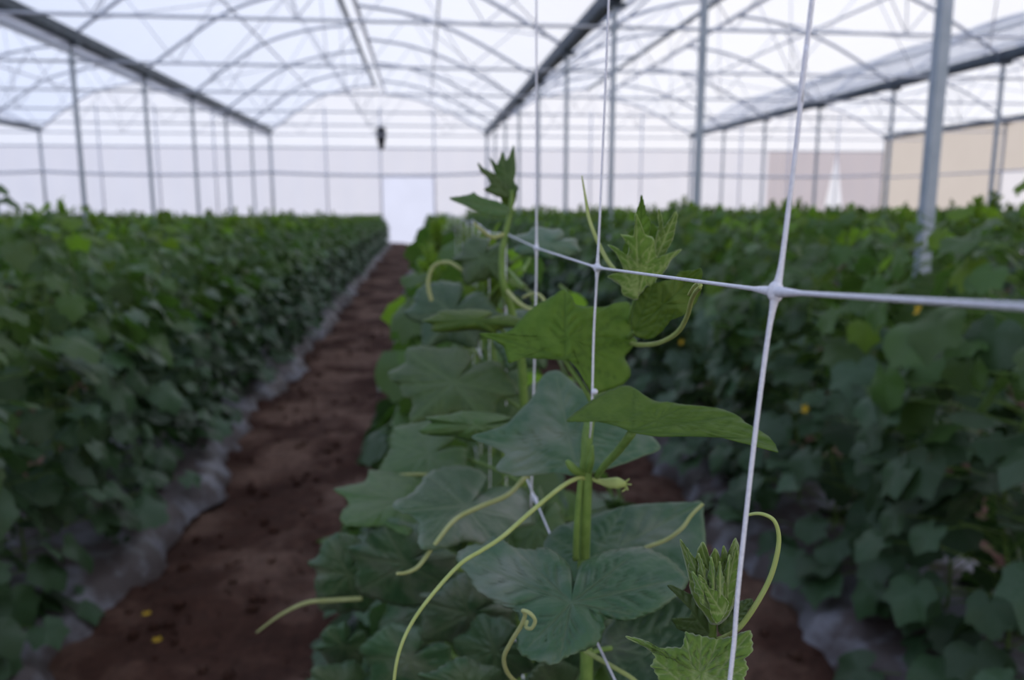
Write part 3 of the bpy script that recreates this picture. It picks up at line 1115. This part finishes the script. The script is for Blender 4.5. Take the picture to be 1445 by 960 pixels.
hero_leaf(A, [(665, 617), (690, 608), (715, 598), (733, 580), (752, 560), (760, 540), (770, 527), (786, 523), (800, 532), (815, 545), (840, 565), (870, 582), (905, 603), (932, 632), (905, 645), (880, 655), (850, 664), (815, 672), (785, 668), (745, 672), (722, 671), (700, 663), (706, 650), (712, 640), (690, 629)],
          (800, 612), .475, (0.0, -0.05), [((672, 618)), ((785, 530)), ((925, 632)), ((720, 665)), ((880, 592))], (812, 656), 'mottled', blister=0.0016, vw=2.2, teeth=0.012,
          petiole=[(812, 657, .485), (820, 668, .45), (828, 685, .42)], label='blue-green leaf behind the stem')
hero_leaf(A, [(644, 785), (656, 809), (678, 838), (708, 855), (727, 863), (734, 880), (729, 896), (732, 920), (752, 932), (781, 938), (803, 926), (840, 911), (852, 890), (856, 874), (884, 876), (914, 868), (938, 855), (970, 825), (962, 806), (941, 787), (918, 776), (903, 772), (878, 775), (857, 778), (835, 787), (818, 799), (810, 822), (804, 800), (784, 780), (766, 773), (751, 776), (721, 771), (700, 756), (682, 768), (664, 770)],
          (806, 850), .372, (-0.006, -0.05), [((790, 930)), ((660, 790)), ((745, 915)), ((950, 820)), ((890, 868)), ((735, 782)), ((885, 790))], (807, 852), 'mottled', blister=0.0026, vw=2.2, teeth=0.035, nt=64, dome=0.006,
          n=380, petiole=[(807, 851, .372), (812, 830, .39), (819, 806, .41), (825, 790, .43)], label='large dull green leaf lying open towards the viewer')
hero_leaf(A, [(770, 792), (768, 766), (785, 745), (805, 738), (840, 728), (880, 715), (930, 710), (970, 709), (990, 709), (993, 730), (996, 770), (990, 800), (965, 822), (900, 832), (840, 832), (790, 820)],
          (872, 775), .475, (-0.01, -0.05), [((985, 715)), ((880, 718)), ((980, 810)), ((780, 760))], (838, 790), 'mottled', blister=0.0018, vw=2.2, teeth=0.012,
          petiole=[(838, 792, .47), (830, 800, .45), (825, 805, .432)])
hero_leaf(A, [(848, 905), (870, 872), (905, 858), (950, 842), (1000, 850), (1010, 905), (985, 950), (930, 990), (880, 985), (858, 950)],
          (930, 915), .44, (-0.01, -0.04), [((1000, 860)), ((990, 940)), ((900, 980)), ((890, 870))], (862, 915), 'mottled', blister=0.0018, vw=2.2, teeth=0.012,
          petiole=[(862, 915, .44), (845, 918, .435), (826, 925, .43)])
hero_leaf(A, [(893, 470), (893, 440), (904, 412), (925, 400), (950, 393), (960, 383), (976, 382), (990, 380), (990, 397), (988, 415), (976, 436), (962, 446), (946, 453), (932, 470), (914, 479)],
          (935, 430), .378, (-0.03, 0.0), [((988, 384)), ((965, 442)), ((922, 404)), ((925, 472))], (897, 466), 'young', blister=0.0014, vw=1.8, nt=24,
          extra=lambda x, y: 0.012 * np.clip((x - 955 + (430 - y) * 0.6) / 30, 0, 1),
          petiole=[(897, 467, .39), (891, 473, .42), (886, 478, .46)], label='half-open young leaf right of the shoot tip')

# shoot tip of plant A
tipA = empty('shoot_tip', (0, 0, 0), A)
tipA['label'] = 'pale hairy growing tip'


def tip_leaf(parent, outline, center, Y, slope, veins, origin, **k):
    kw = dict(mat='tip', blister=0.0012, teeth=0.03, nt=26, n=130, rings=12, vw=1.6)
    kw.update(k)
    return hero_leaf(parent, outline, center, Y, slope, veins, origin, **kw)


tip_leaf(tipA, [(899, 423), (880, 417), (876, 404), (866, 396), (857, 391), (868, 386), (880, 383), (874, 366), (866, 354), (857, 345), (870, 350), (883, 361), (888, 350), (884, 340), (876, 331), (886, 332), (894, 333), (896, 315), (897, 300), (905, 318), (911, 332), (920, 334), (924, 345), (926, 362), (938, 360), (962, 352), (948, 366), (941, 378), (934, 388), (926, 394), (922, 412), (914, 402), (908, 410), (901, 417)],
         (905, 375), .378, (0, 0.012), [((898, 306)), ((878, 334)), ((860, 348)), ((955, 354)), ((922, 340)), ((863, 392))], (900, 418), extra=lambda x, y: 0.008 * (np.abs(x - 903) / 40) ** 1.5)
tip_leaf(tipA, [(893, 345), (896, 318), (898, 300), (903, 285), (905, 275), (909, 288), (912, 302), (918, 312), (916, 330), (912, 352), (902, 360)],
         (905, 325), .390, (0.01, 0), [((905, 280))], (903, 358), mat='young')
tip_leaf(tipA, [(922, 352), (926, 335), (930, 318), (928, 305), (930, 295), (934, 308), (936, 322), (944, 312), (953, 299), (956, 304), (953, 320), (950, 335), (944, 348), (934, 366), (924, 380), (918, 372)],
         (934, 340), .392, (-0.01, 0), [((953, 302)), ((930, 300))], (922, 376))
tip_leaf(tipA, [(884, 392), (878, 365), (882, 340), (893, 322), (904, 330), (918, 316), (930, 322), (942, 330), (938, 362), (928, 392), (908, 404)],
         (908, 362), .402, (0, 0), [((893, 326)), ((918, 320)), ((940, 334))], (906, 400), mat='young')
hero_tube('tendril', A, [(868, 382, .40), (856, 366, .405), (842, 338, .41), (831, 308, .415), (826, 278, .42), (821, 248, .42)], [0.0012, 0.0011, 0.0009, 0.0003], 'tendril')
hero_tube('tendril', A, [(886, 484, .455), (905, 487, .42), (930, 484, .385), (955, 470, .36), (969, 448, .335), (975, 426, .31), (981, 413, .29), (988, 405, .275), (986, 400, .28), (979, 405, .29), (972, 416, .30)], [0.0014, 0.0012, 0.0010, 0.0008, 0.0006], 'tendril', 70)
hero_tube('tendril', A, [(826, 676, .42), (815, 675, .412), (790, 689, .40), (750, 722, .385), (710, 757, .37), (680, 777, .36), (650, 796, .35), (612, 837, .34), (582, 878, .333), (564, 918, .328), (556, 962, .325), (556, 1010, .325)], [0.0013, 0.0012, 0.0010, 0.0008, 0.0007], 'tendril', 110, label='long pale tendril sweeping down to the left')
hero_tube('tendril', A, [(826, 795, .432), (860, 790, .445), (890, 783, .44), (914, 772, .43), (940, 762, .425), (962, 746, .42), (976, 727, .42), (992, 711, .42)], [0.0014, 0.0013, 0.0012, 0.0010], 'tendril_far', 60)
hero_tube('tendril', A, [(824, 918, .43), (845, 930, .40), (868, 943, .38), (895, 960, .37), (920, 985, .36)], [0.0014, 0.0012, 0.001], 'tendril', 40)
hero_tube('tendril', A, [(824, 985, .43), (770, 985, .40), (725, 960, .37), (711, 932, .355), (722, 905, .345), (735, 884, .338), (741, 868, .334), (738, 862, .332), (748, 866, .330), (755, 876, .330), (750, 887, .332), (742, 885, .336), (744, 877, .340)], [0.0011, 0.0011, 0.0010, 0.0009, 0.0008], 'tendril_far', 90, label='thin tendril with a curled end on the big leaf')
hero_tube('flower_bud', A, [(834, 676, .42), (848, 680, .418), (860, 682, .415), (872, 682, .412), (884, 684, .41)], [0.0010, 0.0018, 0.0030, 0.0034, 0.0012], 'tendril', 20)
for (ax, ay) in ((888, 676), (891, 684), (886, 692), (878, 694)):
    hero_tube('bud_sepal', A, [(878, 683, .412), (884, (ay + 683) / 2, .41), (ax, ay, .407)], [0.0009, 0.0007, 0.0003], 'tendril', 8, 5)
hero_tube('node_leaflet', A, [(822, 668, .418), (812, 664, .412), (804, 656, .41), (800, 650, .41)], [0.0022, 0.0026, 0.0012], 'stem', 14, 6)
hero_tube('node_leaflet', A, [(830, 664, .418), (834, 650, .412), (836, 628, .41)], [0.0022, 0.0020, 0.0006], 'stem', 14, 6)
reparent(A)

# ---- plant C: the young tip low at the right, in front of the near string's foot
Cp = empty('cucumber_plant', (0.10, 0.30, 0))
tag(Cp, 'young cucumber shoot with frilled pale tip at lower right by the near string', 'plant')
bpy.context.view_layer.update()
cs = [tuple(at(*q)) for q in [(1008, 850, .285), (1005, 890, .287), (1003, 925, .29), (1000, 1000, .295)]]
cs += [(cs[-1][0], 0.31, 1.0), (0.1, 0.32, 0.5), (0.10, 0.30, 0.02)]
V, F = tube(crom(cs, 70), [0.0016, 0.002, 0.003, 0.004, 0.004], 8)
obj('stem', mesh('stem', V, F, M['stem'], True), Cp)
tipC = empty('shoot_tip', (0, 0, 0), Cp)
tipC['label'] = 'pale yellow-green frilled growing tip'
tip_leaf(tipC, [(1006, 882), (994, 866), (980, 848), (974, 830), (972, 814), (966, 790), (959, 761), (970, 776), (979, 790), (985, 776), (991, 765), (997, 774), (1001, 786), (1006, 779), (1010, 774), (1014, 782), (1017, 789), (1019, 778), (1021, 770), (1024, 776), (1028, 780), (1033, 768), (1038, 760), (1042, 770), (1043, 785), (1041, 814), (1036, 850), (1024, 874)],
         (1008, 828), .272, (0, 0.006), [((962, 768)), ((990, 770)), ((1010, 778)), ((1037, 766)), ((980, 822)), ((1036, 832))], (1018, 866), extra=lambda x, y: 0.008 * (np.abs(x - 1010) / 35) ** 1.5, nt=30, blister=0.002)
tip_leaf(tipC, [(985, 812), (994, 818), (1001, 830), (1012, 834), (1022, 843), (1028, 852), (1022, 868), (1012, 880), (1004, 868), (1000, 850), (992, 832)],
         (1010, 850), .266, (0, 0), [((988, 816)), ((1024, 850)), ((1003, 864))], (1020, 866), nt=20, blister=0.001)
for (tx, ty, bx, by, w_, yy) in ((968, 772, 996, 838, 9, .276), (985, 780, 1002, 846, 8, .268), (1003, 785, 1010, 850, 8, .266), (1016, 792, 1016, 852, 7, .265), (1030, 782, 1024, 850, 8, .267), (976, 806, 1006, 862, 10, .266)):
    ux, uy = bx - tx, by - ty
    L_ = math.hypot(ux, uy)
    nx_, ny_ = -uy / L_, ux / L_
    lft = [(tx + ux * f + nx_ * w_ * g, ty + uy * f + ny_ * w_ * g) for f, g in ((0.12, 0.25), (0.3, 0.5), (0.42, 1.0), (0.55, 0.7), (0.7, 1.0), (0.88, 0.6))]
    rgt = [(tx + ux * f - nx_ * w_ * g, ty + uy * f - ny_ * w_ * g) for f, g in ((0.9, 0.5), (0.72, 1.0), (0.57, 0.65), (0.45, 0.95), (0.3, 0.45), (0.12, 0.22))]
    tip_leaf(tipC, [(tx, ty)] + lft + [(bx, by)] + rgt, ((tx + 2 * bx) / 3, (ty + 2 * by) / 3), yy, (0.012, 0.004), [(tx + 0.1 * ux, ty + 0.1 * uy), lft[2], rgt[3]], (bx, by),
             extra=lambda x, y, bx=bx, tx=tx: 0.005 * np.abs(x - (bx + tx) / 2) / 10, n=90, rings=8, nt=20, teeth=0.05, vw=1.2)
tip_leaf(tipC, [(1018, 866), (1016, 845), (1020, 820), (1028, 800), (1034, 785), (1039, 770), (1042, 790), (1041, 815), (1036, 840), (1030, 860)],
         (1028, 830), .268, (0, 0), [((1038, 776))], (1020, 864), blister=0.001)
tip_leaf(tipC, [(941, 826), (955, 829), (968, 836), (982, 843), (992, 858), (998, 874), (1000, 896), (985, 896), (970, 892), (957, 888), (948, 873), (960, 876), (970, 874), (976, 862), (968, 849), (955, 837)],
         (986, 872), .280, (0.0, 0), [((946, 828)), ((955, 882))], (998, 892), mat='mid', nt=16)
tip_leaf(tipC, [(1030, 866), (1040, 852), (1048, 848), (1060, 845), (1062, 852), (1056, 860), (1052, 870), (1046, 886), (1034, 892), (1018, 896), (1014, 882)],
         (1036, 872), .284, (0.0, 0), [((1058, 849))], (1016, 890), mat='mid', nt=16)
hero_leaf(Cp, [(882, 899), (898, 901), (914, 906), (928, 915), (948, 914), (962, 914), (966, 902), (968, 893), (980, 896), (995, 899), (1010, 902), (1028, 900), (1042, 895), (1059, 891), (1061, 905), (1061, 920), (1051, 930), (1055, 943), (1050, 960), (1052, 985), (1030, 1010), (985, 1015), (950, 990), (932, 962), (922, 944), (919, 940), (924, 926), (908, 912)],
          (990, 950), .258, (-0.004, -0.02), [((1055, 897)), ((1050, 942)), ((968, 898)), ((1012, 904)), ((890, 901)), ((990, 900))], (985, 985), 'tip', blister=0.0022, vw=1.8, nt=54, teeth=0.045, n=240,
          petiole=[(985, 985, .262), (995, 1000, .28), (1000, 1010, .295)], label='wrinkled young leaf with toothed rim at the foot of the shoot')
hero_tube('tendril', Cp, [(1008, 905, .29), (1030, 896, .275), (1045, 884, .268), (1064, 858, .262), (1085, 820, .258), (1096, 785, .256), (1099, 757, .256), (1093, 736, .256), (1080, 727, .257), (1066, 725, .259), (1052, 728, .262)], [0.0011, 0.0010, 0.0009, 0.0007, 0.0005], 'tendril', 80, label='pale tendril arching up and hooking back to the string')
reparent(Cp)

# ---- plant B: taller and softer, behind the net to the left
B = empty('cucumber_plant', (0.06, 0.78, 0))
tag(B, 'soft-focus cucumber vine whose dark pointed tip stands against the white wall', 'plant')
bpy.context.view_layer.update()
bs = [tuple(at(*q)) for q in [(722, 268, .70), (720, 300, .70), (713, 330, .70), (708, 365, .70), (711, 405, .70), (722, 440, .71), (735, 500, .72), (740, 600, .74), (738, 700, .76), (735, 800, .78)]]
bs += [(bs[-1][0], 0.79, 0.7), (0.06, 0.78, 0.02)]
V, F = tube(crom(bs, 80), [0.0018, 0.0028, 0.0032, 0.004, 0.0045, 0.005], 8)
obj('stem', mesh('stem', V, F, M['stem'], True), B)
kw = dict(n=90, rings=8, nt=22, blister=0.002, vw=3)
hero_leaf(B, [(634, 280), (650, 277), (664, 274), (668, 271), (674, 276), (688, 281), (704, 285), (718, 293), (719, 301), (708, 305), (690, 304), (674, 298), (655, 290)], (692, 291), .68, (0.03, -0.05), [((640, 281))], (717, 298), 'mid', **kw)
tipB = empty('shoot_tip', (0, 0, 0), B)
hero_leaf(tipB, [(674, 229), (680, 236), (690, 241), (699, 246), (706, 253), (714, 262), (719, 276), (708, 279), (696, 275), (683, 268), (691, 262), (690, 254), (684, 247), (678, 242)], (703, 262), .695, (0.02, 0), [((678, 232))], (716, 276), 'mid', **kw)
hero_leaf(tipB, [(690, 221), (696, 231), (701, 233), (705, 224), (709, 214), (713, 223), (716, 225), (721, 214), (725, 205), (727, 220), (728, 242), (726, 256), (731, 266), (725, 274), (718, 280), (708, 268), (702, 252), (696, 238)], (716, 248), .705, (0, 0), [((725, 210)), ((709, 218))], (719, 278), 'mid', **kw)
hero_leaf(tipB, [(708, 285), (704, 262), (714, 250), (726, 258), (729, 275), (724, 292), (715, 302)], (716, 278), .71, (0, 0), [((720, 252))], (717, 298), 'young', **kw)
LB = [
    ([(600, 455), (640, 450), (665, 440), (690, 438), (720, 448), (737, 462), (700, 470), (650, 468)], (680, 456), .60, (0, -0.08), 'young'),
    ([(598, 594), (640, 592), (690, 582), (712, 585), (740, 605), (735, 622), (690, 618), (640, 606)], (690, 602), .57, (0, -0.08), 'mid'),
    ([(556, 520), (580, 492), (622, 502), (660, 503), (700, 500), (726, 520), (722, 560), (692, 592), (650, 590), (612, 572), (575, 552)], (650, 545), .75, (0, -0.12), 'mottled'),
    ([(562, 698), (600, 690), (650, 680), (700, 662), (737, 678), (748, 720), (742, 742), (702, 762), (676, 770), (650, 748), (610, 730), (580, 714)], (668, 712), .56, (0, -0.10), 'mottled'),
    ([(478, 712), (510, 685), (545, 668), (590, 675), (622, 690), (642, 722), (612, 752), (590, 745), (545, 746), (510, 726)], (562, 712), .74, (0, -0.12), 'mottled'),
    ([(497, 760), (520, 735), (562, 735), (612, 750), (645, 790), (642, 832), (602, 852), (550, 832), (510, 802)], (575, 790), .70, (0, -0.10), 'mottled'),
    ([(463, 765), (485, 757), (492, 775), (512, 790), (537, 802), (530, 832), (500, 852), (470, 862), (438, 855), (450, 832), (476, 815)], (492, 818), .86, (0, -0.05), 'mid'),
    ([(446, 915), (460, 895), (490, 880), (520, 888), (524, 920), (505, 947), (470, 942)], (487, 914), .82, (0, -0.10), 'mottled'),
    ([(512, 900), (560, 882), (612, 890), (645, 920), (622, 960), (562, 980), (518, 950)], (572, 925), .70, (0, -0.10), 'mottled'),
    ([(598, 830), (640, 812), (692, 850), (722, 882), (702, 917), (650, 922), (610, 892)], (660, 870), .62, (0, -0.10), 'mottled'),
    ([(588, 955), (620, 935), (670, 930), (712, 945), (735, 975), (692, 1012), (620, 1012)], (662, 972), .46, (0, -0.06), 'mottled'),
    ([(540, 610), (575, 590), (620, 600), (655, 640), (650, 680), (610, 690), (565, 670), (545, 640)], (600, 640), .85, (0, -0.10), 'mottled'),
    ([(575, 440), (610, 420), (655, 425), (680, 400), (700, 430), (690, 470), (640, 490), (595, 475)], (640, 450), .92, (0, -0.10), 'mottled'),
    ([(640, 345), (670, 335), (705, 345), (720, 370), (700, 400), (665, 395), (645, 372)], (680, 368), .85, (0, -0.10), 'mottled'),
    ([(725, 330), (760, 322), (800, 335), (815, 350), (790, 365), (750, 360)], (770, 345), .80, (0, -0.10), 'mottled'),
    ([(715, 440), (760, 450), (790, 470), (770, 510), (730, 520), (700, 490)], (745, 480), .80, (0, -0.05), 'mottled'),
    ([(690, 520), (735, 530), (770, 560), (760, 610), (720, 615), (690, 570)], (730, 570), .82, (0, -0.05), 'mid'),
    ([(730, 690), (770, 700), (800, 740), (790, 790), (745, 800), (715, 760), (715, 715)], (755, 745), .66, (0, -0.05), 'mid'),
    ([(640, 880), (690, 870), (740, 900), (750, 950), (700, 970), (650, 940)], (695, 918), .58, (0, -0.05), 'mid'),
    ([(540, 820), (590, 815), (640, 840), (640, 890), (590, 910), (545, 880)], (592, 860), .78, (0, -0.05), 'mid'),
    ([(420, 960), (470, 935), (530, 950), (560, 1000), (500, 1030), (440, 1010)], (490, 985), .78, (0, -0.08), 'mottled'),
    ([(730, 950), (790, 935), (840, 950), (850, 1000), (780, 1020), (735, 1000)], (790, 975), .52, (0, -0.06), 'mottled'),
    ([(760, 830), (800, 840), (850, 870), (870, 920), (820, 950), (770, 910)], (812, 890), .55, (0, -0.02), 'mottled'),
]
lr = random.Random(3)


def lobed(outl, c, flip):
    """a five-lobed cucumber leaf filling about the same extent"""
    o = np.array(outl, float)
    w, h_ = np.ptp(o[:, 0]) / 2, np.ptp(o[:, 1]) / 2
    ctr = (o.max(0) + o.min(0)) / 2
    pol = POLAR + [(360 - a, q) for a, q in reversed(POLAR[1:-1])]
    th = math.radians(lr.uniform(25, 65) * flip)
    pts = []
    for a, q in pol:
        a = math.radians(a)
        q *= lr.uniform(0.9, 1.1)
        x, y = math.sin(a) * q, math.cos(a) * q - 0.2
        pts.append((x * math.cos(th) - y * math.sin(th), x * math.sin(th) + y * math.cos(th)))
    p = np.array(pts)
    p = (p - (p.max(0) + p.min(0)) / 2) / (np.ptp(p, axis=0) / 2)
    p = p * np.array((w, h_)) * 1.08 + ctr
    ax = (0 - 0 * math.cos(th), 0)
    cc = p.mean(0)
    tips = [tuple(p[i]) for i in (0, 4, 7, 23 if len(p) > 23 else -4, 19 if len(p) > 19 else -7)]
    return [tuple(q) for q in p], tuple(cc), tips
for outl, c, Y, sl, mt in LB:
    if mt == 'mottled': mt = lr.choice(['mottled', 'mottled', 'old', 'old', 'mid'])
    sl = (lr.uniform(-0.05, 0.05), (sl[1] if c[1] < 790 else 0.015) + lr.uniform(-0.05, 0.05))
    if c[1] > 790: mt = lr.choice(['old', 'old', 'mottled'])
    outl, c, tips = lobed(outl, c, 1)
    st = (738, c[1] + 40, .75)
    hero_leaf(B, outl, c, Y, sl, tips, c, mt, n=130, rings=9, nt=34, blister=0.003, vw=2.6, teeth=0.04, dome=0.015,
              petiole=[(c[0], c[1], Y + 0.003), ((c[0] + 738) / 2, c[1] + 10, (Y + .77) / 2 + 0.02), st], pr=0.0016)
hero_tube('tendril', B, [(745, 672, .52), (738, 677, .51), (716, 699, .50), (676, 716, .49), (642, 734, .48), (614, 768, .47), (592, 798, .46), (575, 808, .455), (560, 810, .45)], [0.0017, 0.0016, 0.0014, 0.0010], 'tendril_far', 60, label='pale tendril curving left behind the long one')
hero_tube('tendril', B, [(712, 330, .70), (695, 335, .69), (680, 325, .68), (668, 314, .68)], [0.002, 0.0018, 0.0012], 'tendril_far', 24)
hero_tube('tendril', B, [(609, 425, .9), (604, 400, .9), (612, 376, .9), (632, 370, .89), (650, 380, .88), (665, 392, .88)], [0.0022, 0.002, 0.002], 'tendril_far', 40)
hero_tube('tendril', B, [(715, 410, .70), (728, 424, .68), (742, 434, .67), (760, 438, .66), (768, 425, .66), (755, 414, .67), (738, 420, .68)], [0.002, 0.0018, 0.0012], 'tendril_far', 40)
hero_tube('tendril', B, [(510, 845, .83), (470, 847, .84), (432, 851, .84), (396, 868, .85), (362, 893, .86)], [0.0026, 0.0026, 0.0018, 0.0008], 'tendril_far', 40, label='pale tendril stretching left over the path')
hero_tube('tendril', B, [(640, 676, .8), (600, 670, .8), (560, 672, .8), (520, 688, .8)], [0.0018, 0.0014], 'tendril_far', 30)
reparent(B)

# two fallen blossoms on the soil by the left film
for (px, py, lb) in ((222, 905, 'fallen yellow blossom on the dark soil, the nearer of two by the left film'), (207, 868, 'fallen yellow blossom on the soil, the one nearer the grey film')):
    d = FWD + RIGHT * ((px - 722.5) / FPX) + UP * ((480 - py) / FPX)
    p = Vector((0, 0, CAM_Z)) + d * ((0.03 - CAM_Z) / d.z)
    f = obj('fallen_blossom', FLOWER, None, p)
    tag(f, lb, 'flower')
